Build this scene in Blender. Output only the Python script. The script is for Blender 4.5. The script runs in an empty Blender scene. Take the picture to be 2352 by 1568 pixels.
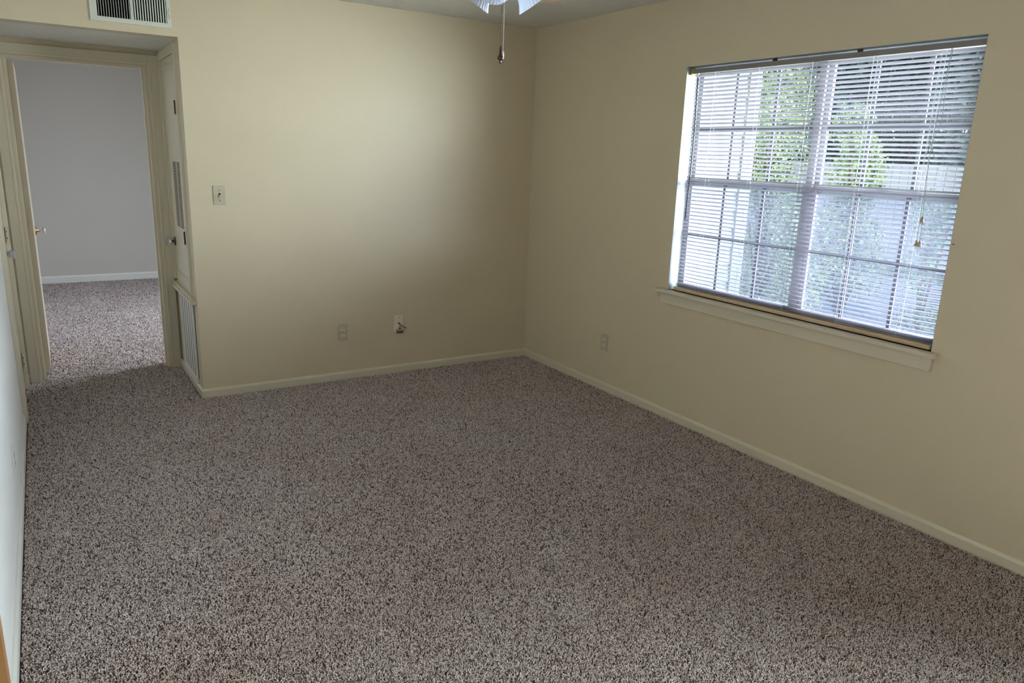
import bpy, bmesh, math, random
import numpy as np
from mathutils import Vector, Matrix
D = bpy.data; SC = bpy.context.scene; COL = SC.collection
R = math.radians
random.seed(7); RNG = np.random.default_rng(7)

# ------------------------------------------------------------------ camera
def make_camera():
    yaw, pitch, roll = -0.5695, -0.2486, 0.0349
    cy, sy, cp, sp = math.cos(yaw), math.sin(yaw), math.cos(pitch), math.sin(pitch)
    f = Vector((-sy * cp, cy * cp, sp)); r0 = Vector((cy, sy, 0)); u0 = r0.cross(f)
    r = r0 * math.cos(roll) + u0 * math.sin(roll); u = -r0 * math.sin(roll) + u0 * math.cos(roll)
    cam = D.cameras.new('camera'); cam.sensor_width = 36; cam.lens = 1679.68 / 2352 * 36
    cam.clip_start = 0.02; cam.clip_end = 300
    o = D.objects.new('camera', cam); COL.objects.link(o)
    M = Matrix((r, u, -f)).transposed().to_4x4(); M.translation = Vector((-3.1412, -4.7188, 1.5407))
    o.matrix_world = M; SC.camera = o
make_camera()
SC.view_settings.view_transform = 'Standard'; SC.view_settings.look = 'None'
SC.view_settings.gamma = 1.0; SC.view_settings.use_curve_mapping = False
SC.view_settings.exposure = 0.05

# ------------------------------------------------------------------ light
w = D.worlds.new('sky'); SC.world = w; w.use_nodes = True
bg = w.node_tree.nodes['Background']; bg.inputs[0].default_value = (0.72, 0.85, 1.0, 1); bg.inputs[1].default_value = 2.3
def area(name, loc, rot, sx, sy, power, color):
    l = D.lights.new(name, 'AREA'); l.shape = 'RECTANGLE'; l.size = sx; l.size_y = sy; l.energy = power; l.color = color
    o = D.objects.new(name, l); COL.objects.link(o); o.location = loc; o.rotation_euler = rot; return o
SUN = D.lights.new('sun', 'SUN'); SUN.energy = 3.5; SUN.angle = R(1); SUN.color = (1, .95, .85)
so = D.objects.new('sun', SUN); COL.objects.link(so); so.location = (-8, -6, 12)
so.rotation_euler = Vector((-0.62, -0.35, 0.85)).to_track_quat('Z', 'Y').to_euler()
# added lamps brighten the room from behind and through the window; last, bedroom daylight
pd = area('added_patio_fill', (1.2, -6.0, 2.7), Vector((1, -.35, 1.0)).to_track_quat('Z', 'Y').to_euler(), 1.9, 2.2, 700, (0.86, 0.95, 1.0))  # added fill lamp outside the made-up patio opening
pd.data.spread = R(120)
sk = area('side_window_boost', (1.9, -4.8, 1.9), Vector((1.9, -2.5, .5)).to_track_quat('Z', 'Y').to_euler(), 3.0, 2.6, 570, (0.86, 0.94, 1.0))  # added lamp boosting the window daylight, set out of view
sk.data.spread = R(95)
pp = area('front_window_boost', (2.8, -2.68, 1.65), Vector((1, 0, .1)).to_track_quat('Z', 'Y').to_euler(), 2.0, 1.2, 300, (0.84, 0.93, 1.0))  # added lamp to brighten the left wall through the window
pp.data.spread = R(80)
area('bedroom_daylight', (.9, 2.0, 2.0), Vector((1, 0, .55)).to_track_quat('Z', 'Y').to_euler(), 1.5, 1.7, 330, (0.76, 0.82, 1.0))

# ------------------------------------------------------------------ materials
def mat(name, col, rough=0.6, spec=0.4, metal=0.0, bump=None, trans=0, **k):
    m = D.materials.new(name); m.use_nodes = True; nt = m.node_tree; b = nt.nodes['Principled BSDF']
    b.inputs['Base Color'].default_value = (*col, 1); b.inputs['Roughness'].default_value = rough
    b.inputs['Specular IOR Level'].default_value = spec; b.inputs['Metallic'].default_value = metal
    if trans: b.inputs['Transmission Weight'].default_value = trans
    tc = nt.nodes.new('ShaderNodeTexCoord')
    vary = k.get('vary')
    n = nt.nodes.new('ShaderNodeTexNoise'); n.inputs['Scale'].default_value = k.get('vscale', 3.0); n.inputs['Detail'].default_value = 3
    nt.links.new(tc.outputs['Object'], n.inputs['Vector'])
    mx = nt.nodes.new('ShaderNodeMix'); mx.data_type = 'RGBA'
    v = vary if vary is not None else 0.03
    mx.inputs[6].default_value = (*[c * (1 - v) for c in col], 1); mx.inputs[7].default_value = (*[min(1, c * (1 + v)) for c in col], 1)
    nt.links.new(n.outputs['Fac'], mx.inputs[0]); nt.links.new(mx.outputs[2], b.inputs['Base Color'])
    if bump:
        sc, st, dist = bump
        n2 = nt.nodes.new('ShaderNodeTexNoise'); n2.inputs['Scale'].default_value = sc; n2.inputs['Detail'].default_value = 2
        bp = nt.nodes.new('ShaderNodeBump'); bp.inputs['Strength'].default_value = st; bp.inputs['Distance'].default_value = dist
        nt.links.new(tc.outputs['Object'], n2.inputs['Vector']); nt.links.new(n2.outputs['Fac'], bp.inputs['Height'])
        nt.links.new(bp.outputs['Normal'], b.inputs['Normal'])
    return m
PAINT = mat('cream_wall_paint', (0.635, 0.54, 0.375), 0.42, 0.35, bump=(90, .25, .002), vary=.015, vscale=1.3)
PAINTL = mat('light_lifted_wall_paint', (0.86, 0.85, 0.82), 0.5, 0.3, bump=(90, .25, .002), vary=.015)  # cream paint lightened to carry the window light on the left wall
PAINTB = mat('bedroom_wall_paint', (0.60, 0.56, 0.51), 0.55, 0.3, bump=(90, .25, .002), vary=.015)
TRIM = mat('cream_trim_enamel', (0.66, 0.585, 0.44), 0.32, 0.5, bump=(30, .1, .001), vary=.02)
TRIMW = mat('white_trim_enamel', (0.78, 0.77, 0.72), 0.35, 0.5, vary=.02)
CEIL = mat('popcorn_ceiling', (0.80, 0.77, 0.70), 0.9, 0.1, bump=(120, 1.0, .012), vary=.10, vscale=150)
PLATE = mat('almond_plastic', (0.50, 0.44, 0.31), 0.35, 0.5)
PLATEL = mat('ivory_plastic', (0.80, 0.67, 0.53), 0.35, 0.5)
RECEP = mat('ivory_receptacle', (0.72, 0.67, 0.52), 0.3, 0.5)
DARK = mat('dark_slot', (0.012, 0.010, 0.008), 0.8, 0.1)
BLACK = mat('duct_black', (0.006, 0.006, 0.006), 0.9, 0.05)
VENT = mat('vent_enamel', (0.66, 0.65, 0.56), 0.4, 0.5)
STEEL = mat('steel', (0.45, 0.44, 0.42), 0.35, 0.5, metal=1)
BRASS = mat('brass', (0.60, 0.42, 0.16), 0.25, 0.5, metal=1)
BRONZE = mat('aged_bronze', (0.07, 0.03, 0.018), 0.25, 0.6, metal=.3)
WIRE = mat('green_grey_wire', (0.10, 0.12, 0.08), 0.5, 0.4)
SLAT = mat('lilac_white_slat', (0.38, 0.365, 0.40), 0.45, 0.4)
RAIL = mat('blind_headrail', (0.24, 0.22, 0.20), 0.6, 0.4)
BRAIL = mat('tan_bottom_rail', (0.62, 0.46, 0.28), 0.45, 0.4)
CORD = mat('blind_cord', (0.26, 0.26, 0.26), 0.8, 0.1)
CORDL = mat('white_ladder_cord', (0.80, 0.80, 0.84), 0.8, 0.1)
WANDM = mat('clear_grey_wand', (0.07, 0.07, 0.09), 0.4, 0.5)
VINYL = mat('window_frame_vinyl', (0.30, 0.29, 0.31), 0.6, 0.4)
MUNT = mat('muntin_backlit', (0.10, 0.10, 0.115), 0.7, 0.3)  # white vinyl darkened to paint in the backlit shade
REVEALDIM = mat('dimmed_reveal_paint', (0.36, 0.385, 0.39), 0.5, 0.3)  # greyed so the lamp-lit reveal comes out less bright
WOOD = mat('tan_stained_wood', (0.38, 0.21, 0.09), 0.4, 0.4, vary=.2, vscale=14)
LOWBOUNCE = mat('low_bounce_brown', (0.16, 0.10, 0.06), 0.6, 0.3, vary=.2, vscale=8)  # invented dark brown for the unseen wall, to cut bounced light
BLADE = mat('fan_blade_oak', (0.55, 0.30, 0.16), 0.4, 0.4, vary=.15, vscale=12)
FANW = mat('fan_white_enamel', (0.72, 0.72, 0.70), 0.3, 0.5)
SUBF = mat('subfloor', (0.10, 0.08, 0.07), 0.95, 0.05)
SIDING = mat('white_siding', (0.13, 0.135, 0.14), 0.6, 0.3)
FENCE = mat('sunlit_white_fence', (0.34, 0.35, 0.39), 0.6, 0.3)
LAWN = mat('lawn', (0.07, 0.10, 0.055), 0.9, 0.1, vary=.5, vscale=25, bump=(60, .6, .03))
DRIVE = mat('pale_driveway', (0.20, 0.215, 0.25), 0.9, 0.1, vary=.1, vscale=9)
BARK = mat('bark', (0.09, 0.07, 0.055), 0.9, 0.1, vary=.3, vscale=20, bump=(30, .8, .02))
ROOFM = mat('roofing', (0.2, 0.19, 0.18), 0.9, 0.1)

def shade_mat():
    m = mat('ribbed_frosted_glass', (0.80, 0.84, 0.92), 0.25, 0.5)
    nt = m.node_tree; b = nt.nodes['Principled BSDF']; out = nt.nodes['Material Output']
    t = nt.nodes.new('ShaderNodeBsdfTranslucent'); t.inputs[0].default_value = (0.85, 0.9, 1, 1)
    mx = nt.nodes.new('ShaderNodeMixShader'); mx.inputs[0].default_value = 0.45
    nt.links.new(b.outputs[0], mx.inputs[1]); nt.links.new(t.outputs[0], mx.inputs[2]); nt.links.new(mx.outputs[0], out.inputs[0])
    return m
SHADE = shade_mat()
def thin_glass(name, tint, gloss=.06, diffuse=None, amount=0):
    m = D.materials.new(name); m.use_nodes = True; nt = m.node_tree; nt.nodes.remove(nt.nodes['Principled BSDF'])
    out = nt.nodes['Material Output']
    t = nt.nodes.new('ShaderNodeBsdfTransparent'); t.inputs[0].default_value = (*tint, 1)
    g = nt.nodes.new('ShaderNodeBsdfGlossy' if diffuse is None else 'ShaderNodeBsdfDiffuse')
    g.inputs[0].default_value = (1, 1, 1, 1) if diffuse is None else (*diffuse, 1)
    if diffuse is None: g.inputs['Roughness'].default_value = .03
    mx = nt.nodes.new('ShaderNodeMixShader'); mx.inputs[0].default_value = gloss if diffuse is None else amount
    nt.links.new(t.outputs[0], mx.inputs[1]); nt.links.new(g.outputs[0], mx.inputs[2]); nt.links.new(mx.outputs[0], out.inputs[0])
    return m
GLASS = thin_glass('window_glass', (.95, .98, .97), gloss=.035)
SCREEN = thin_glass('insect_screen', (.95, .95, 1), diffuse=(.36, .40, .50), amount=.16)
def crystal():
    m = D.materials.new('clear_acrylic'); m.use_nodes = True; nt = m.node_tree; b = nt.nodes['Principled BSDF']
    b.inputs['Base Color'].default_value = (.86, .84, .86, 1); b.inputs['Roughness'].default_value = .06
    b.inputs['Transmission Weight'].default_value = .75; b.inputs['IOR'].default_value = 1.45
    return m
ACRYL = crystal()

def leaf_mat(name, a, b_, tl=.4, sc=14):
    m = D.materials.new(name); m.use_nodes = True; nt = m.node_tree; b = nt.nodes['Principled BSDF']; out = nt.nodes['Material Output']
    tc = nt.nodes.new('ShaderNodeTexCoord'); n = nt.nodes.new('ShaderNodeTexNoise'); n.inputs['Scale'].default_value = sc
    nt.links.new(tc.outputs['Object'], n.inputs['Vector'])
    r = nt.nodes.new('ShaderNodeValToRGB'); r.color_ramp.elements[0].position = .38; r.color_ramp.elements[1].position = .62
    r.color_ramp.elements[0].color = (*a, 1); r.color_ramp.elements[1].color = (*b_, 1)
    nt.links.new(n.outputs['Fac'], r.inputs[0]); nt.links.new(r.outputs[0], b.inputs['Base Color']); b.inputs['Roughness'].default_value = .5
    t = nt.nodes.new('ShaderNodeBsdfTranslucent'); nt.links.new(r.outputs[0], t.inputs[0])
    mx = nt.nodes.new('ShaderNodeMixShader'); mx.inputs[0].default_value = tl
    nt.links.new(b.outputs[0], mx.inputs[1]); nt.links.new(t.outputs[0], mx.inputs[2]); nt.links.new(mx.outputs[0], out.inputs[0])
    return m
LEAFA = leaf_mat('bright_leaf', (.06, .13, .08), (.66, .78, .42))  # pale highlights and dark gaps painted into the leaf colour
LEAFB = leaf_mat('dark_leaf', (.02, .055, .065), (.075, .14, .14), .2)
LEAFC = leaf_mat('mid_leaf', (.10, .20, .12), (.28, .38, .22), .3)

def carpet_mat():
    m = D.materials.new('speckled_carpet_yarn'); m.use_nodes = True; nt = m.node_tree; b = nt.nodes['Principled BSDF']
    b.inputs['Roughness'].default_value = .95; b.inputs['Specular IOR Level'].default_value = .05
    at = nt.nodes.new('ShaderNodeAttribute'); at.attribute_name = 'tuft'
    r = nt.nodes.new('ShaderNodeValToRGB'); e = r.color_ramp.elements
    e[0].position = 0; e[0].color = (.11, .075, .065, 1); e[1].position = 1; e[1].color = (.98, .92, .90, 1)
    for p, c in ((.10, (.25, .18, .16)), (.20, (.80, .68, .65)), (.40, (1, .91, .89)), (.80, (1, .96, .95))):
        x = e.new(p); x.color = (*c, 1)
    nt.links.new(at.outputs['Fac'], r.inputs[0])
    tc = nt.nodes.new('ShaderNodeTexCoord'); n = nt.nodes.new('ShaderNodeTexNoise'); n.inputs['Scale'].default_value = 2.2; n.inputs['Detail'].default_value = 4
    nt.links.new(tc.outputs['Object'], n.inputs['Vector'])
    r2 = nt.nodes.new('ShaderNodeValToRGB'); q = r2.color_ramp.elements
    q[0].position = .32; q[0].color = (.93, .84, .80, 1); q[1].position = .68; q[1].color = (1, .955, .925, 1)
    nt.links.new(n.outputs['Fac'], r2.inputs[0])
    mx = nt.nodes.new('ShaderNodeMix'); mx.data_type = 'RGBA'; mx.blend_type = 'MULTIPLY'; mx.inputs[0].default_value = 1
    nt.links.new(r.outputs[0], mx.inputs[6]); nt.links.new(r2.outputs[0], mx.inputs[7])
    n3 = nt.nodes.new('ShaderNodeTexNoise'); n3.inputs['Scale'].default_value = 260; n3.inputs['Detail'].default_value = 1
    nt.links.new(tc.outputs['Object'], n3.inputs['Vector']); r3 = nt.nodes.new('ShaderNodeValToRGB'); q = r3.color_ramp.elements
    q[0].position = .39; q[0].color = (.09, .065, .06, 1); q[1].position = .53; q[1].color = (1, 1, 1, 1); nt.links.new(n3.outputs['Fac'], r3.inputs[0])
    m3 = nt.nodes.new('ShaderNodeMix'); m3.data_type = 'RGBA'; m3.blend_type = 'MULTIPLY'; m3.inputs[0].default_value = 1
    nt.links.new(mx.outputs[2], m3.inputs[6]); nt.links.new(r3.outputs[0], m3.inputs[7]); nt.links.new(m3.outputs[2], b.inputs['Base Color'])
    return m
YARN = carpet_mat()

# ------------------------------------------------------------------ helpers
class MB:
    def __init__(s): s.bm = bmesh.new()
    def box(s, a, b, bev=0, rot=None, piv=None):
        lo = [min(a[i], b[i]) for i in range(3)]; hi = [max(a[i], b[i]) for i in range(3)]
        t = bmesh.new(); bmesh.ops.create_cube(t, size=1)
        bmesh.ops.scale(t, vec=[hi[i] - lo[i] for i in range(3)], verts=t.verts)
        if bev: bmesh.ops.bevel(t, geom=t.edges[:], offset=bev, segments=2, affect='EDGES', profile=.5)
        bmesh.ops.translate(t, vec=[(hi[i] + lo[i]) / 2 for i in range(3)], verts=t.verts)
        if rot is not None:
            c = Vector(piv) if piv else Vector([(hi[i] + lo[i]) / 2 for i in range(3)])
            bmesh.ops.rotate(t, cent=c, matrix=rot, verts=t.verts)
        s.add(t); return s
    def add(s, t):
        me = D.meshes.new('tmp'); t.to_mesh(me); t.free(); s.bm.from_mesh(me); D.meshes.remove(me)
    def prism(s, pts, axis, a, b):
        """pts: 2D outline; axis 0/1/2 = extrusion axis, others keep order"""
        def P(p, h):
            v = [0, 0, 0]; o = [i for i in range(3) if i != axis]; v[o[0]], v[o[1]] = p; v[axis] = h; return v
        t = bmesh.new(); A = [t.verts.new(P(p, a)) for p in pts]; B = [t.verts.new(P(p, b)) for p in pts]; n = len(pts)
        t.faces.new(A); t.faces.new(B[::-1])
        for i in range(n): t.faces.new((A[i], B[i], B[(i + 1) % n], A[(i + 1) % n]))
        bmesh.ops.recalc_face_normals(t, faces=t.faces); s.add(t); return s
    def lathe(s, prof, M=None, seg=24, ribs=0, rib=0):
        t = bmesh.new(); rings = []
        for r, z in prof:
            rings.append([t.verts.new(((r * (1 + (rib * (1 if k % 2 else -1) if ribs else 0))) * math.cos(2 * math.pi * k / seg),
                                       (r * (1 + (rib * (1 if k % 2 else -1) if ribs else 0))) * math.sin(2 * math.pi * k / seg), z)) for k in range(seg)])
        for a, b in zip(rings, rings[1:]):
            for k in range(seg): t.faces.new((a[k], a[(k + 1) % seg], b[(k + 1) % seg], b[k]))
        if prof[0][0] < 1e-3 or not ribs:
            if prof[0][0] > 0: t.faces.new(rings[0][::-1])
            if prof[-1][0] > 0: t.faces.new(rings[-1])
        bmesh.ops.remove_doubles(t, verts=t.verts, dist=1e-6)
        if not ribs: bmesh.ops.recalc_face_normals(t, faces=t.faces)
        if M is not None: bmesh.ops.transform(t, matrix=M, verts=t.verts)
        s.add(t); return s
    def tube(s, pts, r, seg=6):
        pts = [Vector(p) for p in pts]; t = bmesh.new(); rings = []
        for i, p in enumerate(pts):
            d = (pts[min(i + 1, len(pts) - 1)] - pts[max(i - 1, 0)]).normalized()
            a = d.orthogonal().normalized() if not rings else (a - d * a.dot(d)).normalized(); b = d.cross(a)
            rings.append([t.verts.new(p + (a * math.cos(2 * math.pi * k / seg) + b * math.sin(2 * math.pi * k / seg)) * r) for k in range(seg)])
        for A, B in zip(rings, rings[1:]):
            for k in range(seg): t.faces.new((A[k], A[(k + 1) % seg], B[(k + 1) % seg], B[k]))
        t.faces.new(rings[0][::-1]); t.faces.new(rings[-1]); s.add(t); return s
    def cyl(s, a, b, r, seg=16): return s.tube([a, b], r, seg)
    def build(s, name, m, parent=None, smooth=False, kind=None):
        me = D.meshes.new(name); s.bm.to_mesh(me); s.bm.free(); me.materials.append(m)
        if smooth:
            for p in me.polygons: p.use_smooth = True
        return link(name, me, parent, kind)
def link(name, me, parent=None, kind=None):
    o = D.objects.new(name, me); COL.objects.link(o)
    if parent:
        o.parent = parent; o.matrix_parent_inverse = chainworld(parent).inverted()
    if kind: o['kind'] = kind
    return o
def chainworld(o):
    M = Matrix.LocRotScale(o.location, o.rotation_euler, o.scale)
    return (chainworld(o.parent) @ o.matrix_parent_inverse @ M) if o.parent else M
def thing(name, label, cat, loc, group=None):
    o = D.objects.new(name, None); COL.objects.link(o); o.location = loc; o.empty_display_size = .05
    return tag(o, label, cat, group)
def tag(o, label, cat, group=None):
    o['label'] = label; o['category'] = cat
    if group: o['group'] = group
    return o
def S(mb, name, m, parent=None): return mb.build(name, m, parent, kind=None if parent else 'structure')
def sroot(name, loc):
    o = D.objects.new(name, None); COL.objects.link(o); o.location = loc; o['kind'] = 'structure'; return o

# ------------------------------------------------------------------ dimensions
H = 2.43; XL = -3.36; XN = -2.41; YB = -7.6; ZS = 2.12; YN = 0.80; YBED = 4.76; T = .12
W1 = (-3.132, -1.54, .79, 2.057)        # window in the right wall: y0 y1 z0 z1
W2 = (1.25, 2.75, .85, 2.05)            # bedroom window
PD = (-6.95, -5.05, 0.03, 2.05)         # added opening behind the camera for the fill lamp

# ------------------------------------------------------------------ shell
S(MB().box((XL - T, YB - T, -.15), (T, YBED + T, -.012)), 'floor', SUBF)
S(MB().box((XL - T, YB - T, H), (T, YBED + T, H + .15)), 'ceiling', CEIL)
mb = MB()
ys = [YB - T, PD[0], PD[1], W1[0], W1[1], W2[0], W2[1], YBED + T]
for a, b in ((ys[0], ys[1]), (ys[2], ys[3]), (ys[4], ys[5]), (ys[6], ys[7])): mb.box((0, a, -.15), (T, b, H))
for o_ in (PD, W1, W2):
    mb.box((0, o_[0], -.15), (T, o_[1], o_[2])); mb.box((0, o_[0], o_[3]), (T, o_[1], H))
S(mb, 'wall_right', PAINT)
S(MB().box((XL, YB - T, -.15), (0, YB, H)), 'wall_behind_camera', LOWBOUNCE)
# back wall of the living room (drywall in front of the air handler closet) and header over the alcove
S(MB().box((XN, 0, -.15), (0, .11, H)).box((XL, 0, ZS), (XN, .11, H)), 'wall_back', PAINT)
# left wall with the doorway openings
DL = (0.04, 0.66, 2.03)                 # door in the left wall, inside the alcove: y0 y1 ztop
DW = (-3.66, -2.854, 2.03)                # stained wood door, left of the camera
mb = MB()
for a, b in ((YB - T, DW[0]), (DW[1], DL[0]), (DL[1], YBED + T)): mb.box((XL - T, a, -.15), (XL, b, H))
for o_ in (DL, DW): mb.box((XL - T, o_[0], o_[2]), (XL, o_[1], H))
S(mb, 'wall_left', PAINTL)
# alcove: soffit, closet side wall (with closet openings), wall holding the bedroom door
S(MB().box((XL, .11, ZS), (XN, YN, ZS + .08)), 'ceiling_alcove', CEIL)
CD = (.17, .74, .64, 2.06)              # closet upper door
RG = (.15, .62, .05, .585)              # return grille
mb = MB().box((XN, .11, -.15), (XN + .10, CD[0], H)).box((XN, CD[1], -.15), (XN + .10, YN, H))
mb.box((XN, CD[0], CD[3]), (XN + .10, CD[1], H)).box((XN, CD[0], .585), (XN + .10, CD[1], CD[2])).box((XN, CD[0], -.15), (XN + .10, CD[1], .05))
S(mb, 'wall_alcove_right', PAINT)
DB = (-3.262, -2.49, 2.02)
mb = MB().box((XL, YN, -.15), (DB[0], YN + T, H)).box((DB[1], YN, -.15), (0, YN + T, H)).box((DB[0], YN, DB[2]), (DB[1], YN + T, H))
S(mb, 'wall_bedroom_front', PAINT)
S(MB().box((XL, YBED, -.15), (0, YBED + T, H)), 'wall_bedroom_back', PAINTB)
# closet interior back so that slots look into darkness
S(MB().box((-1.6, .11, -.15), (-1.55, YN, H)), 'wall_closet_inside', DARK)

# baseboards (rounded top profile)
def bb(axis, a, b, face, sgn, name, m=TRIM, z=.052, th=.013):
    prof = [(face, -.01), (face + sgn * th, -.01), (face + sgn * th, z - .014), (face + sgn * th * .75, z - .006), (face + sgn * th * .45, z), (face, z)]
    return S(MB().prism(prof, axis, a, b), name, m)
bb(0, XN - .013, -.0, 0, -1, 'baseboard_back')
bb(1, -5.0, -.0, 0, -1, 'baseboard_right')
bb(1, -2.790, -.03, XL, 1, 'baseboard_left', TRIMW)
bb(1, 0.0, .12, XN, -1, 'baseboard_alcove_right')
bb(0, XL, -3.317, YN, -1, 'baseboard_alcove_back')
bb(0, XL, 0, YBED, -1, 'baseboard_bedroom', TRIMW, z=.075)
bb(1, CD[0] - .05, YN, XN, -1, 'baseboard_closet')

# ------------------------------------------------------------------ carpet pile (nobody could count it)
def carpet():
    regs = []
    def grid(x0, x1, y0, y1, sp):
        nx, ny = int((x1 - x0) / sp), int((y1 - y0) / sp)
        gx, gy = np.meshgrid(np.linspace(x0, x1, nx), np.linspace(y0, y1, ny))
        g = np.stack([gx.ravel(), gy.ravel()], 1) + RNG.normal(0, sp * .33, (nx * ny, 2))
        ok = (g[:, 0] > x0) & (g[:, 0] < x1) & (g[:, 1] > y0) & (g[:, 1] < y1); return g[ok]
    e = .018
    A = [grid(XL + e, -e, -4.3, -2.6, .0047), grid(XL + e, -e, -2.6, -e, .0056), grid(XL + e, XN - e, -e, YN - e, .0064),
         grid(DB[0] + .02, DB[1] - .02, YN - e, YN + T + .02, .0064), grid(XL + e, -1.6, YN + T + .02, YBED - e, .008),
         grid(XL + e, -e, YB + e, -4.3, .016), grid(XL - .004, XL + e, DL[0] + .015, DL[1] - .015, .006)]
    sz = np.concatenate([np.full(len(a), s) for a, s in zip(A, (.0047, .0056, .0064, .0064, .008, .016, .006))])
    P = np.concatenate(A); n = len(P)
    yaw = RNG.uniform(0, 2 * np.pi, n); hgt = RNG.uniform(.0035, .0072, n); lean = sz * RNG.uniform(.3, 1.5, n); ld = RNG.uniform(0, 2 * np.pi, n)
    wdt = sz * RNG.uniform(.55, .95, n)
    V = np.zeros((n, 4, 3))
    for k in range(3):
        a = yaw + k * 2.0944
        V[:, k, 0] = P[:, 0] + np.cos(a) * wdt; V[:, k, 1] = P[:, 1] + np.sin(a) * wdt * .8; V[:, k, 2] = -.008
    V[:, 3, 0] = P[:, 0] + np.cos(ld) * lean; V[:, 3, 1] = P[:, 1] + np.sin(ld) * lean; V[:, 3, 2] = hgt - .0045
    F = np.array([[0, 1, 3], [1, 2, 3], [2, 0, 3]])
    F = (F[None] + np.arange(n)[:, None, None] * 4).reshape(-1)
    me = D.meshes.new('carpet'); me.vertices.add(4 * n); me.vertices.foreach_set('co', V.ravel())
    me.loops.add(len(F)); me.loops.foreach_set('vertex_index', F.astype(np.int32))
    me.polygons.add(len(F) // 3); me.polygons.foreach_set('loop_start', np.arange(0, len(F), 3, dtype=np.int32))
    me.polygons.foreach_set('loop_total', np.full(len(F) // 3, 3, np.int32)); me.update()
    at = me.attributes.new('tuft', 'FLOAT', 'POINT')
    c = RNG.uniform(0, 1, n); C = np.repeat(c, 4); at.data.foreach_set('value', C)
    me.materials.append(YARN); me.polygons.foreach_set('use_smooth', np.ones(len(F) // 3, bool)); o = link('carpet', me, kind='stuff')
    tag(o, 'speckled brown and grey cut pile carpet covering the floor wall to wall', 'carpet')
carpet()

# ------------------------------------------------------------------ trim, doors
def casing(mb, axis, a0, a1, ztop, face, sgn, w=.062, th=.020):
    """flat casing with thin stepped inner bead around an opening [a0,a1] x [0,ztop]; axis = running axis of the wall (0:X wall plane Y=face)"""
    def bx(u0, u1, z0, z1, t0, t1):
        if axis == 0: mb.box((u0, face + sgn * t0, z0), (u1, face + sgn * t1, z1), .002)
        else: mb.box((face + sgn * t0, u0, z0), (face + sgn * t1, u1, z1), .002)
    r = .006
    for s_, u in ((-1, a0), (1, a1)):
        bx(u + s_ * r, u + s_ * (r + w), -.008, ztop + r + w, 0, th)
        bx(u + s_ * r, u + s_ * (r + .016), -.008, ztop + r + .016, th - .004, th + .003)
    bx(a0 - r, a1 + r, ztop + r, ztop + r + w, 0, th)
    bx(a0 - r, a1 + r, ztop + r, ztop + r + .016, th - .004, th + .003)
    return mb

# bedroom door
d1 = sroot('door_1', (-2.875, .86, 0))
S(casing(MB(), 0, DB[0], DB[1], DB[2], YN, -1), 'casing', TRIM, d1)
S(casing(MB(), 0, DB[0], DB[1], DB[2], YN + T, 1), 'casing', TRIM, d1)
S(MB().box((DB[0], YN, -.008), (DB[0] + .014, YN + T, DB[2])).box((DB[1] - .014, YN, -.008), (DB[1], YN + T, DB[2]))
  .box((DB[0] + .014, YN, DB[2] - .014), (DB[1] - .014, YN + T, DB[2])).box((DB[0] + .014, YN + .045, -.008), (DB[0] + .017, YN + .08, DB[2] - .014))
  .box((DB[1] - .026, YN + .045, -.008), (DB[1] - .014, YN + .08, DB[2] - .014)), 'jamb', TRIM, d1)
LX0, LX1 = -3.247, -3.213
leaf = S(MB().box((LX0, .945, .018), (LX1, 1.675, 2.0), .0015), 'door_leaf', TRIM, d1)
leaf['label'] = 'open door leaf seen edge on'
def knob(parent, loc, d, rose=BRASS, glass=ACRYL, L=.062, r=.027):
    q = Vector(d).to_track_quat('Z', 'Y').to_matrix().to_4x4(); M = Matrix.Translation(loc) @ q
    a = MB().lathe([(0, 0), (.031, 0), (.031, .004), (.024, .009), (.012, .012), (.010, .026), (.0, .026)], M, 20).build('rose', rose, parent, True)
    b = MB().lathe([(0, .024), (.013, .024), (.016, .030), (r * .85, .040), (r, L * .75), (r, L - .004), (r * .86, L), (0, L)], M, 10).build('knob', glass, parent)
    return a, b
knob(leaf, (LX1, 1.61, .90), (1, 0, 0)); knob(leaf, (LX0, 1.61, .90), (-1, 0, 0))
for z in (.25, 1.02, 1.8):
    MB().cyl((LX0 - .004, .938, z - .044), (LX0 - .004, .938, z + .044), .005, 10).build('hinge', BRASS, leaf)

# door in the left wall of the alcove (closed)
d2 = sroot('door_2', (XL, .35, 0))
S(casing(MB(), 1, DL[0], DL[1], DL[2], XL, 1), 'casing', TRIM, d2)
S(MB().box((XL - T, DL[0], -.008), (XL, DL[0] + .012, DL[2])).box((XL - T, DL[1] - .012, -.008), (XL, DL[1], DL[2])).box((XL - T, DL[0] + .012, DL[2] - .012), (XL, DL[1] - .012, DL[2])), 'jamb', TRIM, d2)
l2 = S(MB().box((XL - .038, DL[0] + .015, -.006), (XL - .003, DL[1] - .015, DL[2] - .015), .0015), 'door_leaf', TRIMW, d2)
knob(l2, (XL - .003, DL[0] + .085, .925), (1, 0, 0), STEEL)
for z in (.185, .975, 1.82):
    hg = MB().box((XL + .0205, DL[1] + .004, z - .045), (XL + .0235, DL[1] + .03, z + .045), .001)
    hg.cyl((XL + .012, DL[1] - .002, z - .046), (XL + .012, DL[1] - .002, z + .046), .0065, 10)
    h = hg.build('hinge', TRIM, d2)
    for dz in (-.02, .02):
        MB().box((XL + .010, DL[1] - .0105, z + dz - .006), (XL + .013, DL[1] - .0085, z + dz + .006)).build('screw', DARK, h)

# stained wood door beside the camera
d3 = sroot('door_3', (XL, -3.25, 0))
S(casing(MB(), 1, DW[0], DW[1], DW[2], XL, 1, w=.058, th=.03), 'casing', WOOD, d3)
l3 = S(MB().box((XL - .05, DW[0] + .006, .012), (XL - .012, DW[1] - .006, DW[2] - .006), .0015), 'door_leaf', WOOD, d3)
knob(l3, (XL - .012, DW[0] + .08, .95), (1, 0, 0), BRASS, BRASS)

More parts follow.
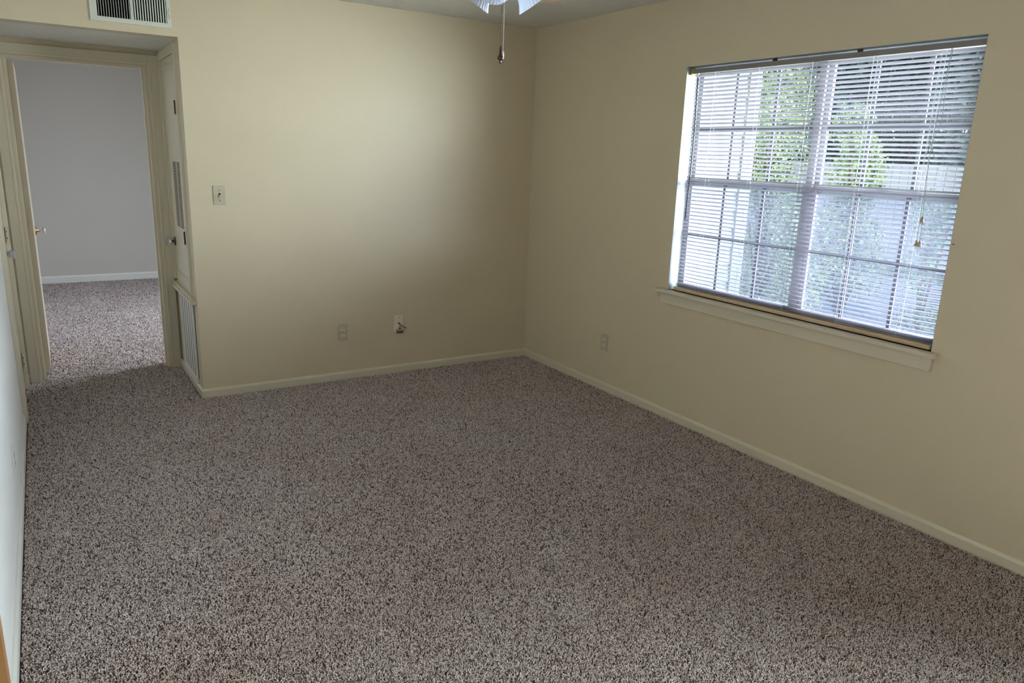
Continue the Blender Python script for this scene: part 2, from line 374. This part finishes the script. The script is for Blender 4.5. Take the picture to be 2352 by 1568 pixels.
# closet door with slotted grille
cd = thing('closet_door', 'narrow cream utility closet door with slotted grille in the alcove side wall', 'closet door', (XN, .45, CD[2]))
fr = MB()
for (y0, y1, z0, z1) in ((CD[0] - .045, CD[0] + .004, CD[2] - .0, CD[3] + .04), (CD[1] - .004, CD[1] + .04, CD[2], CD[3] + .04), (CD[0], CD[1], CD[3] - .004, CD[3] + .04)):
    fr.box((XN - .014, y0, z0), (XN + .02, y1, z1), .002)
fr.build('door_frame', TRIM, cd)
# leaf with slot openings: panel frame around grille
gy0, gy1, gz0, gz1 = .245, .545, 1.02, 1.43
lf = MB()
X0, X1 = XN - .002, XN + .024
a, b, z0, z1 = CD[0] + .007, CD[1] - .007, CD[2] + .004, CD[3] - .008
lf.box((X0, a, z0), (X1, b, gz0)).box((X0, a, gz1), (X1, b, z1)).box((X0, a, gz0), (X1, gy0, gz1)).box((X0, gy1, gz0), (X1, b, gz1))
# raised moulding around the panel
for (p, q) in (((a + .05, z0 + .06), (a + .058, z1 - .06)), ((b - .058, z0 + .06), (b - .05, z1 - .06)), ((a + .05, z1 - .068), (b - .05, z1 - .06)), ((a + .05, z0 + .06), (b - .05, z0 + .068))):
    lf.box((X0 - .005, p[0], p[1]), (X0, q[0], q[1]), .001)
lf.build('door_panel', TRIM, cd)
gr = MB(); n = 42; pit = (gz1 - gz0) / n
for i in range(n):
    z = gz0 + i * pit
    gr.box((X0, gy0, z), (X0 + .0012, gy1, z + pit * .45))
gr.box((X0 - .0005, (gy0 + gy1) / 2 - .009, gz0), (X0 + .0012, (gy0 + gy1) / 2 + .009, gz1))
gr.box((X0 - .0005, gy0, gz0), (X0 + .0012, gy0 + .004, gz1)).box((X0 - .0005, gy1 - .004, gz0), (X0 + .0012, gy1, gz1))
gr.build('grille', TRIM, cd)
MB().box((X0 + .0014, gy0, gz0), (X0 + .004, gy1, gz1)).build('grille_backing', DARK, cd)  # dark sheet standing for the shade behind the grille bars
knob(cd, (X0, .685, .905), (-1, 0, 0), BRONZE)
for z in (.98, 1.75):
    h = MB().cyl((X0 - .016, CD[0] + .002, z - .04), (X0 - .016, CD[0] + .002, z + .04), .0045, 8).build('hinge', BRONZE, cd)

# return air grille under it, with a ledge
rg = thing('return_air_grille', 'white perforated return air grille under a projecting ledge below the closet door', 'air grille', (XN, .38, .05))
MB().box((XN - .034, .03, .585), (XN + .0, YN - .022, .607), .003).box((XN - .022, .05, .607), (XN, YN - .022, .622), .002).build('ledge', TRIM, rg)
f = MB()
y0, y1, z0, z1 = RG
f.box((XN - .012, y0 - .02, z0), (XN, y0 + .012, z1), .001).box((XN - .012, y1 - .012, z0), (XN, y1 + .02, z1), .001)
f.box((XN - .012, y0, z0), (XN, y1, z0 + .025), .001).box((XN - .012, y0, z1 - .02), (XN, y1, z1), .001)
f.build('grille_frame', TRIMW, rg)
# stamped louvres: rows of dark plates painting the shade in small slots, four columns
MB().box((XN - .006, y0 + .012, z0 + .025), (XN + .004, y1 - .012, z1 - .02)).build('louvre_panel', TRIMW, rg)
lv = MB(); rows = 42; ncol = 5; pit = (z1 - z0 - .07) / rows; cw = (y1 - y0 - .05) / ncol
for i in range(rows):
    zz = z0 + .038 + i * pit
    for j in range(ncol):
        yy = y0 + .025 + (j + .5) * cw
        lv.box((XN - .0064, yy - .019, zz), (XN - .0058, yy + .019, zz + pit * .42))
lv = lv.build('slot_shade', DARK, rg); lv['kind'] = 'stuff'
MB().box((XN - .0025, y0 - .026, z0 + .03), (XN + .002, y0 - .0205, z1 - .01)).build('edge_gap', DARK, rg)

# ------------------------------------------------------------------ vent register over the alcove
vr = thing('air_register', 'cream metal air supply register with vertical vanes above the alcove header', 'vent', (-2.635, 0, 2.16))
vx0, vx1, vz0, vz1 = -2.832, -2.438, 2.160, 2.385
ox = (-2.797, -2.638, -2.623, -2.459); oz = (2.184, 2.362)
f = MB()
f.box((vx0, -.009, vz0), (vx1, 0, oz[0]), .0015).box((vx0, -.009, oz[1]), (vx1, 0, vz1), .0015)
f.box((vx0, -.009, oz[0] - .004), (ox[0], 0, oz[1] + .004), .0015).box((ox[3], -.009, oz[0] - .004), (vx1, 0, oz[1] + .004), .0015).box((ox[1], -.007, oz[0]), (ox[2], 0, oz[1]))
f.build('register_frame', VENT, vr)
MB().box((ox[0], -.0015, oz[0]), (ox[3], -.0004, oz[1])).build('duct_opening', BLACK, vr)
for (a, b, ang, nm) in ((ox[0], ox[1], 8, 13), (ox[2], ox[3], -48, 13)):
    v = MB()
    for i in range(nm):
        x = a + (b - a) * (i + .6) / nm
        v.box((x - .0007, -.0095, oz[0]), (x + .0007, -.0015, oz[1]), rot=Matrix.Rotation(R(ang), 3, 'Z'))
    v.build('vanes', VENT, vr)
MB().box((-2.449, -.0095, 2.205), (-2.4475, -.009, 2.262)).build('lever_slot', BLACK, vr)
MB().box((-2.451, -.018, 2.236), (-2.4455, -.009, 2.241)).box((-2.452, -.020, 2.232), (-2.4445, -.017, 2.245), .001).build('lever', VENT, vr)
for (x, z) in ((-2.56, 2.171), (-2.445, 2.164)):
    MB().lathe([(0, 0), (.004, 0), (.003, .0015), (0, .002)], Matrix.Translation((x, -.009, z)) @ Matrix.Rotation(R(90), 4, 'X'), 10).build('screw', VENT, vr)

# ------------------------------------------------------------------ wall plates
def oriented(loc, nrm):
    """local x = right along wall as seen from room, local y = up, local z = out of wall"""
    n_ = Vector(nrm); up = Vector((0, 0, 1)); x = up.cross(n_)
    M = Matrix((x, up, n_)).transposed().to_4x4(); M.translation = loc; return M
def lb(mb, M, a, b, bev=0):
    t = MB().box(a, b, bev); bmesh.ops.transform(t.bm, matrix=M, verts=t.bm.verts)
    me = D.meshes.new('t'); t.bm.to_mesh(me); t.bm.free(); mb.bm.from_mesh(me); D.meshes.remove(me); return mb
def plate(parent, M, m):
    t = lb(MB(), M, (-.035, -.057, 0), (.035, .057, .006), .0022); return t.build('cover_plate', m, parent)
def outlet(loc, nrm, label, m=PLATE):
    o = thing('wall_outlet', label, 'outlet', loc); M = oriented(loc, nrm); plate(o, M, m)
    for s_ in (-1, 1):
        c = s_ * .0195
        r = MB().lathe([(0, .004), (.0165, .004), (.0165, .0075), (.0155, .0082), (0, .0082)], M @ Matrix.Translation((0, c, 0)) @ Matrix.Diagonal((1, .86, 1, 1)), 20).build('receptacle', RECEP, o)
        lb(MB(), M, (-.0078, c + .001, .0078), (-.0050, c + .009, .0086)).build('slot', DARK, r); lb(MB(), M, (.0050, c + .001, .0078), (.0078, c + .009, .0086)).build('slot', DARK, r)
        sl = MB(); sl.lathe([(0, .0078), (.0030, .0078), (.0030, .0086), (0, .0086)], M @ Matrix.Translation((0, c - .0068, 0)), 10)
        sl.build('ground_hole', DARK, r)
    MB().lathe([(0, .005), (.0028, .005), (.0024, .0072), (0, .0074)], M, 10).build('screw', DARK, o)
    return o
outlet((-1.500, 0, .330), (0, -1, 0), 'almond double power outlet low on the back wall')
outlet((0, -.983, .330), (-1, 0, 0), 'almond double power outlet low on the window wall')
outlet((XL, -1.247, .245), (1, 0, 0), 'white double power outlet seen edge on near the floor of the left wall', TRIMW)

sw = thing('light_switch', 'almond single toggle light switch on the back wall beside the alcove', 'light switch', (-2.2424, 0, 1.2507))
M = oriented((-2.2424, 0, 1.2507), (0, -1, 0)); plate(sw, M, PLATE)
lb(MB(), M, (-.0055, -.0125, .0055), (.0055, .0125, .0066)).build('toggle_slot', DARK, sw)
t = lb(MB(), M @ Matrix.Rotation(R(18), 4, 'X'), (-.0036, -.0075, .004), (.0036, .0055, .018), .001); t.build('toggle', RECEP, sw)
for c in (-.030, .030):
    MB().lathe([(0, .005), (.003, .005), (.0026, .0072), (0, .0074)], M @ Matrix.Translation((0, c, 0)), 10).build('screw', DARK, sw)

cp_ = thing('cable_outlet', 'ivory cable plate with loose wires and a metal splitter hanging from its hole', 'cable outlet', (-1.086, 0, .357))
M = oriented((-1.086, 0, .357), (0, -1, 0)); plate(cp_, M, PLATEL)
MB().lathe([(0, .005), (.0065, .005), (.0065, .0066), (0, .0066)], M, 14).build('hole', DARK, cp_)
MB().lathe([(0, .005), (.003, .005), (.0026, .0074), (0, .0076)], M @ Matrix.Translation((0, .043, 0)), 10).build('screw', DARK, cp_)
def wl(p): return M @ Vector(p)
MB().tube([wl(p) for p in ((0, 0, .002), (.004, -.004, .016), (.012, -.013, .024), (.026, -.023, .027), (.044, -.030, .024), (.052, -.040, .016))], .0024, 8).build('wire', WIRE, cp_, True)
MB().tube([wl(p) for p in ((0, 0, .002), (.004, -.008, .014), (.005, -.022, .02), (.003, -.036, .02))], .0022, 8).build('wire', WIRE, cp_, True)
MB().tube([wl(p) for p in ((.048, -.038, .02), (.036, -.030, .03), (.022, -.024, .03), (.014, -.03, .026))], .0016, 8).build('wire', STEEL, cp_, True)
sp = MB(); lb(sp, M, (-.024, -.058, .008), (.026, -.040, .030), .003); spl = sp.build('splitter', STEEL, cp_)
pr = MB()
for k in range(4):
    x = -.017 + k * .012; pr.cyl(wl((x, -.057, .019)), wl((x, -.071, .019)), .0036, 8)
pr.cyl(wl((.002, -.041, .019)), wl((.002, -.03, .019)), .0042, 8)
pr.build('connectors', BRONZE, spl)

def nail(loc, label):
    q = MB().cyl(loc, (loc[0] - .010, loc[1], loc[2] + .003), .0012, 8).lathe([(0, 0), (.0026, 0), (.0022, .0012), (0, .0016)], Matrix.Translation((loc[0] - .010, loc[1], loc[2] + .003)) @ Matrix.Rotation(R(-90), 4, 'Y'), 10)
    tag(q.build('nail', BRONZE), label, 'nail')
nail((0, -3.147, 1.248), 'tiny nail in the wall just right of the window blind')

# ------------------------------------------------------------------ window_1 : two double hung units, grids, sill
wy0, wy1, wz0, wz1 = W1
w1 = sroot('window_1', (.06, (wy0 + wy1) / 2, wz0))
S(MB().box((-.042, -3.172, .770), (.085, -1.468, .790), .004), 'window_sill', TRIM, w1)
S(MB().box((-.018, -3.146, .707), (0, -1.497, .770), .002), 'apron', TRIM, w1)
S(MB().box((.0, wy1 - .0015, wz0), (.082, wy1, wz1)).box((.0, wy0, wz0), (.082, wy0 + .0015, wz1)).box((.0, wy0 + .0015, wz1 - .0015), (.082, wy1 - .0015, wz1)), 'reveal_dimmer', REVEALDIM, w1)  # added strips that dull the lamp light on the reveal
ym = -2.372; fx0, fx1 = .082, .118
f = MB()
f.box((fx0, wy0, wz0), (fx1, wy1, wz0 + .016)).box((fx0, wy0, wz1 - .02), (fx1, wy1, wz1)).box((fx0, wy0, wz0 + .016), (fx1, wy0 + .014, wz1 - .02)).box((fx0, wy1 - .014, wz0 + .016), (fx1, wy1, wz1 - .02))
f.box((fx0 - .004, ym - .014, wz0 + .016), (fx1, ym + .014, wz1 - .02))
S(f, 'window_frame', VINYL, w1)
zm = 1.428
for (a, b) in ((wy0 + .014, ym - .014), (ym + .014, wy1 - .014)):
    for (z0, z1, x0, x1, nm) in ((wz0 + .016, zm + .018, .084, .098, 'lower_sash'), (zm - .018, wz1 - .02, .100, .116, 'upper_sash')):
        s_ = MB(); wS = .026
        s_.box((x0, a, z0), (x1, b, z0 + wS)).box((x0, a, z1 - wS), (x1, b, z1)).box((x0, a, z0 + wS), (x1, a + wS, z1 - wS)).box((x0, b - wS, z0 + wS), (x1, b, z1 - wS))
        sash = S(s_, nm, VINYL, w1)
        g = MB(); xm = (x0 + x1) / 2
        for k in (1, 2):
            y = a + (b - a) * k / 3; g.box((xm - .004, y - .008, z0 + wS), (xm + .004, y + .008, z1 - wS))
        z = (z0 + z1) / 2; g.box((xm - .0035, a + wS, z - .008), (xm + .0035, b - wS, z + .008))
        g.build('muntins', MUNT, sash)
        MB().box((xm - .001, a + wS, z0 + wS), (xm + .001, b - wS, z1 - wS)).build('pane', GLASS, sash)
        if nm == 'lower_sash':
            MB().box((xm - .012, (a + b) / 2 - .03, z1), (xm + .004, (a + b) / 2 + .03, z1 + .01), .002).build('sash_lock', VINYL, sash)
    S(MB().box((.1138, a + .002, wz0 + .018), (.1142, b - .002, zm)), 'insect_screen', SCREEN, w1)

# ------------------------------------------------------------------ blinds
bl = thing('window_blind', 'white horizontal mini blind with open slats hanging in the window', 'blind', (.03, -2.336, .80))
by0, by1 = wy0 + .016, wy1 - .03
def slat_mesh(zs, tilt, y0, y1, w=.0262, x=.036):
    mb = MB(); ny = 14
    for i, z in enumerate(zs):
        tl = R(tilt + random.uniform(-1.2, 1.2)); t = bmesh.new(); rows = []
        for j in range(ny + 1):
            y = y0 + (y1 - y0) * j / ny
            sag = -.0022 * math.sin(math.pi * ((j / ny * 4) % 1)) * (.4 + .6 * random.random() * .3)
            r = []
            for k in range(5):
                u = (k / 4 - .5); px = u * w; pz = .0030 * (1 - 4 * u * u)
                r.append(t.verts.new((x + px * math.cos(tl) + pz * math.sin(tl), y, z + sag - px * math.sin(tl) + pz * math.cos(tl))))
            rows.append(r)
        for A, B in zip(rows, rows[1:]):
            for k in range(4): t.faces.new((A[k], A[k + 1], B[k + 1], B[k]))
        mb.add(t)
    return mb
zs = [2.006 - i * .02125 for i in range(56)]; zs += [zs[-1] - .008, zs[-1] - .013, zs[-1] - .018]
sl = slat_mesh(zs, 22, by0, by1).build('slats', SLAT, bl, True); sl['kind'] = 'stuff'
MB().box((.022, by0 - .008, 2.020), (.056, by1 + .012, 2.043), .002).build('headrail', RAIL, bl)
MB().box((.020, by1 + .012, 2.014), (.058, by1 + .026, 2.052), .002).build('mounting_bracket', BRASS, bl)
MB().box((.020, by0 - .014, 2.014), (.058, by0 - .0085, 2.052), .002).build('mounting_bracket', TRIMW, bl)
for y in (-2.117, -2.58): MB().box((.024, y - .012, 2.043), (.03, y + .012, 2.057)).build('mounting_clip', BRONZE, bl)
MB().box((.012, by0, .7908), (.040, by1 + .004, .813), .006).build('bottom_rail', BRAIL, bl)
for y in (-1.735, -2.03, -2.345, -2.655, -2.955):
    c = MB()
    for x in (.0225, .0500): c.cyl((x, y, .806), (x, y, 2.022), .0007, 5)
    c.cyl((.036, y + .012, .806), (.036, y + .012, 2.022), .0006, 5)
    c.build('ladder_cord', CORDL, bl)
wp = [(.018 - .006 * k / 12, -1.612 - .012 * math.sin(math.pi * k / 12 * .9), 1.995 - .775 * k / 12) for k in range(13)]
MB().tube(wp, .0042, 6).build('tilt_wand', WANDM, bl, True)
MB().tube([(.03, -1.607, 2.02), (.02, -1.606, 2.012), (.016, -1.61, 2.002), (.018, -1.612, 1.994)], .0018, 6).build('wand_hook', STEEL, bl)
def cord(pts, r=.0011): return MB().tube(pts, r, 5).build('lift_cord', CORD, bl, True)
cord([(.02, -2.994, 2.02), (.014, -2.995, 1.9), (.012, -3.000, 1.80), (.012, -3.003, 1.74), (.012, -2.990, 1.69), (.012, -2.978, 1.67)])
cord([(.02, -2.990, 2.02), (.013, -2.988, 1.9), (.012, -2.985, 1.78), (.012, -2.978, 1.67)])
kn = []
for k in range(64):
    a = k / 63 * math.pi * 9; kn.append((.011 + .005 * math.sin(a), -2.976 + .010 * math.cos(a * .9) + .003 * math.sin(a * 2.3), 1.672 - .06 * k / 63 + .008 * math.sin(a * 1.3)))
MB().tube(kn, .0012, 5).build('cord_knot', CORD, bl, True)
cord([(.012, -2.978, 1.64), (.012, -2.992, 1.61), (.012, -3.0, 1.585)]); cord([(.012, -2.974, 1.64), (.012, -2.964, 1.61), (.012, -2.958, 1.60)])
for (yb, zb) in ((-2.992, 1.345), (-2.985, 1.245), (-2.998, 1.243)):
    yb2 = yb + (.006 if yb < -2.99 and zb < 1.3 else 0)
    cord([(.012, -2.976, 1.62), (.0115, (-2.976 + yb) / 2, (1.62 + zb) / 2), (.011, yb, zb)], .0009)
    MB().lathe([(0, 0), (.0085, 0), (.0085, .006), (.0035, .026), (0, .028)], Matrix.Translation((.011, yb, zb - .022)), 12).build('cord_tassel', PLATE, bl, True)

# ------------------------------------------------------------------ bedroom window, then an added glazed opening for the fill lamp
def plain_window(name, o_, parts):
    r = sroot(name, (.06, (o_[0] + o_[1]) / 2, o_[2])); y0, y1, z0, z1 = o_; e = .04
    f = MB().box((.07, y0, z0), (.11, y1, z0 + e)).box((.07, y0, z1 - e), (.11, y1, z1)).box((.07, y0, z0 + e), (.11, y0 + e, z1 - e)).box((.07, y1 - e, z0 + e), (.11, y1, z1 - e))
    for k in range(1, parts): y = y0 + (y1 - y0) * k / parts; f.box((.07, y - e / 2, z0 + e), (.11, y + e / 2, z1 - e))
    S(f, 'window_frame', VINYL, r)
    MB().box((.089, y0 + e, z0 + e), (.091, y1 - e, z1 - e)).build('pane', GLASS, r)
plain_window('window_2', W2, 2); plain_window('added_opening', PD, 2)

# ------------------------------------------------------------------ ceiling fan
FX, FY = -1.652, -2.26
fan = thing('ceiling_fan', 'white ceiling fan with ribbed frosted glass light shades and hanging pull chains', 'ceiling fan', (FX, FY, H))
TF = Matrix.Translation((FX, FY, 0))
MB().lathe([(0, H), (.075, H), (.070, 2.40), (.03, 2.375), (.018, 2.37), (.018, 2.335), (.09, 2.325), (.118, 2.30), (.12, 2.24), (.10, 2.212), (.07, 2.205), (0, 2.205)][::-1], TF, 32).build('motor_housing', FANW, fan, True)
MB().lathe([(0, 2.205), (.050, 2.205), (.052, 2.18), (.046, 2.165), (.052, 2.150), (.058, 2.125), (.055, 2.105), (.040, 2.092), (.020, 2.087), (0, 2.086)][::-1], TF, 32).build('light_kit_hub', FANW, fan, True)
ang0 = 38
for k in range(5):
    a = R(ang0 + 72 * k); Rm = TF @ Matrix.Rotation(a, 4, 'Z')
    t = MB().box((.085, -.02, 2.196), (.20, .02, 2.204), .002); bmesh.ops.transform(t.bm, matrix=Rm, verts=t.bm.verts); t.build('blade_iron', FANW, fan)
    t = MB().prism([(.17, -.05), (.60, -.066), (.64, -.05), (.655, 0), (.64, .05), (.60, .066), (.17, .05)], 2, 2.205, 2.211)
    bmesh.ops.transform(t.bm, matrix=Rm, verts=t.bm.verts); t.build('blade', BLADE, fan)
cam_az = math.atan2(FY + 4.7188, FX + 3.1412)
for k, off in enumerate((-74, 74, 163)):
    a = cam_az + R(off); hd = Vector((math.cos(a), math.sin(a), 0)); dirv = (hd + Vector((0, 0, (-1.35, -1.35, -.8)[k]))).normalized()
    base = Vector((FX, FY, 2.176)) + hd * .036
    arm = MB().tube([base - hd * .02, base + hd * .008, base + hd * .02 + Vector((0, 0, -.008))], .011, 10).build('shade_arm', FANW, fan, True)
    q = dirv.to_track_quat('Z', 'Y').to_matrix().to_4x4(); Mx = Matrix.Translation(base + hd * .017) @ q
    sh = MB().lathe([(.024, 0), (.032, .006), (.041, .026), (.044, .048), (.049, .075), (.059, .098), (.068, .112), (.0695, .113), (.067, .109), (.046, .075), (.041, .048), (.038, .026), (.022, .004)], Mx, 64, ribs=1, rib=.022)
    sh.build('glass_shade', SHADE, fan)
def chain(x, y, z0, z1, m, name, beads=True):
    c = MB()
    if beads:
        n = int((z0 - z1) / .0048)
        for i in range(n):
            z = z0 - (z0 - z1) * i / n; t = bmesh.new(); bmesh.ops.create_icosphere(t, subdivisions=1, radius=.0018); bmesh.ops.translate(t, vec=(x, y, z), verts=t.verts); c.add(t)
        c.cyl((x, y, z0), (x, y, z1), .0005, 4)
    else: c.tube([(x, y, z0), (x + .001, y, (z0 + z1) / 2), (x, y, z1)], .0009, 6)
    return c.build(name, m, fan)
rgt = Vector((math.sin(cam_az), -math.cos(cam_az), 0))
pc = Vector((FX, FY, 0)) + rgt * -.008; pc2 = Vector((FX, FY, 0)) + rgt * .001
c1 = chain(pc.x, pc.y, 2.098, 1.928, BRONZE, 'pull_chain')
MB().lathe([(0, 1.868), (.003, 1.869), (.0042, 1.874), (.0032, 1.878), (.006, 1.881), (.0105, 1.885), (.0115, 1.889), (.0095, 1.894), (.0055, 1.899), (.0045, 1.910), (.003, 1.926), (.002, 1.931), (0, 1.932)], Matrix.Translation((pc.x, pc.y, 0)), 14).build('chain_fob', BRONZE, c1, True)
c2 = chain(pc2.x, pc2.y, 2.098, 1.912, TRIMW, 'pull_chain', False)
MB().lathe([(0, 1.884), (.003, 1.886), (.0045, 1.898), (.003, 1.912), (0, 1.914)], Matrix.Translation((pc2.x, pc2.y, 0)), 12).build('chain_fob', TRIMW, c2, True)

# ------------------------------------------------------------------ outdoors
S(MB().box((T, -30, -.35), (60, 40, -.15)), 'ground_lawn', LAWN)
S(MB().box((4.6, -25, -.15), (8.2, 40, -.13)), 'ground_driveway', DRIVE)
S(MB().box((XL - T - .5, YB - .6, H + .15), (T + .45, YBED + .6, H + .25)), 'roof', ROOFM)
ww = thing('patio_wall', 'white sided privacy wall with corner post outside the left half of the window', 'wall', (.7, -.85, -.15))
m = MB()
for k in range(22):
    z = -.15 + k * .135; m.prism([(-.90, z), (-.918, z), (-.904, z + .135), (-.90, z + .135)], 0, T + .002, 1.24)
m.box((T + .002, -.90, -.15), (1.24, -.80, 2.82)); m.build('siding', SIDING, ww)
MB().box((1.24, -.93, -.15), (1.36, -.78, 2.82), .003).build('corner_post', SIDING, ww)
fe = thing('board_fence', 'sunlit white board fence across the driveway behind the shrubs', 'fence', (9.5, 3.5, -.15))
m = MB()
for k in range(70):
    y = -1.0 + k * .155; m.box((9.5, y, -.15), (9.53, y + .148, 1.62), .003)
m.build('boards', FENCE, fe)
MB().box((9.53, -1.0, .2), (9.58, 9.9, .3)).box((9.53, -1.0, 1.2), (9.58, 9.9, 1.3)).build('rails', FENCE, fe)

def leaves(cs, n, size, m, name, parent, asp=.5):
    """cs: list of (center, radii). leaf = folded rhombus"""
    P = []
    wts = np.array([r[0] * r[1] * r[2] for _, r in cs]) ** .8; wts /= wts.sum()
    idx = RNG.choice(len(cs), n, p=wts)
    C = np.array([c for c, _ in cs])[idx]; Rr = np.array([r for _, r in cs])[idx]
    d = RNG.normal(size=(n, 3)); d /= np.linalg.norm(d, axis=1)[:, None]; rad = RNG.uniform(.25, 1, n) ** .5
    c = C + d * Rr * rad[:, None] * .9
    u = RNG.normal(size=(n, 3)); u /= np.linalg.norm(u, axis=1)[:, None]; v = np.cross(u, RNG.normal(size=(n, 3))); v /= np.linalg.norm(v, axis=1)[:, None]
    w_ = np.cross(u, v); s = size * RNG.uniform(.6, 1.3, n)[:, None]
    V = np.stack([c - u * s, c + v * s * asp - w_ * s * .15, c + u * s, c - v * s * asp - w_ * s * .15], 1).reshape(-1, 3)
    F = (np.array([0, 1, 2, 0, 2, 3])[None] + np.arange(n)[:, None] * 4).ravel().astype(np.int32)
    me = D.meshes.new(name); me.vertices.add(4 * n); me.vertices.foreach_set('co', V.ravel()); me.loops.add(len(F)); me.loops.foreach_set('vertex_index', F)
    me.polygons.add(2 * n); me.polygons.foreach_set('loop_start', np.arange(0, len(F), 3, dtype=np.int32)); me.polygons.foreach_set('loop_total', np.full(2 * n, 3, np.int32)); me.update()
    me.materials.append(m); return link(name, me, parent)
def shrub(x, y, h, rad, n, size, m, label, cat='shrub', group=None, trunk=.02, seed=1):
    rr = random.Random(seed); t = thing('tree' if cat == 'tree' else 'shrub', label, cat, (x, y, -.15), group); cs = []; st = MB()
    for k in range(14 if cat != 'tree' else 22):
        a = rr.uniform(0, 6.28); q = rr.uniform(0, rad * .7); zz = rr.uniform(.10, .93) * h
        c = (x + math.cos(a) * q, y + math.sin(a) * q, zz - .15); cs.append((c, (rad * rr.uniform(.35, .6),) * 2 + (h * rr.uniform(.10, .2),)))
        st.tube([(x, y, -.15), (x + (c[0] - x) * .3, y + (c[1] - y) * .3, zz * .5 - .15), c], trunk * rr.uniform(.5, 1), 5)
    if cat == 'tree': st.tube([(x, y, -.15), (x, y, h * .8)], trunk * 2.2, 8)
    st.build('trunk' if cat == 'tree' else 'stems', BARK, t, True); leaves(cs, n, size, m, 'foliage', t); return t
shrub(2.75, .02, 2.75, .52, 11000, .019, LEAFA, 'bright yellow green leafy shrub beside the corner post outside', seed=3)
shrub(4.25, 1.22, 2.75, .60, 11000, .024, LEAFA, 'dense light green shrub behind the window mullion', seed=5)
shrub(3.95, -.12, 2.45, .52, 10000, .022, LEAFA, 'loose light green shrub right of the mullion outside', seed=8)
shrub(3.6, -1.15, 1.5, .34, 2500, .020, LEAFC, 'low green shrub outside the right end of the window', seed=11)
TREES = ((11.5, 2.0, 7, 1.5, 'dark tree close behind the fence, furthest to the right'), (11.6, 5.3, 7.5, 1.5, 'dark tree close behind the fence, second from the right'),
         (11.8, 8.55, 7.5, 1.5, 'dark tree close behind the fence, second from the left'), (11.7, 12.7, 7.5, 1.5, 'dark tree close behind the fence, furthest to the left'),
         (16.5, 2.0, 9, 2.1, 'tall dark tree of the far row, furthest to the right'), (16.5, 6.5, 9.5, 2.1, 'tall dark tree of the far row, second from the right'),
         (16.5, 11.0, 9, 2.1, 'tall dark tree of the far row, second from the left'), (16.5, 15.5, 9, 2.1, 'tall dark tree of the far row, furthest to the left'))
for i, (x, y, h, r_, lab) in enumerate(TREES):
    shrub(x, y, h, r_, 8000, .17, LEAFB, lab, 'tree', 'dark trees beyond the fence', .05, seed=20 + i)
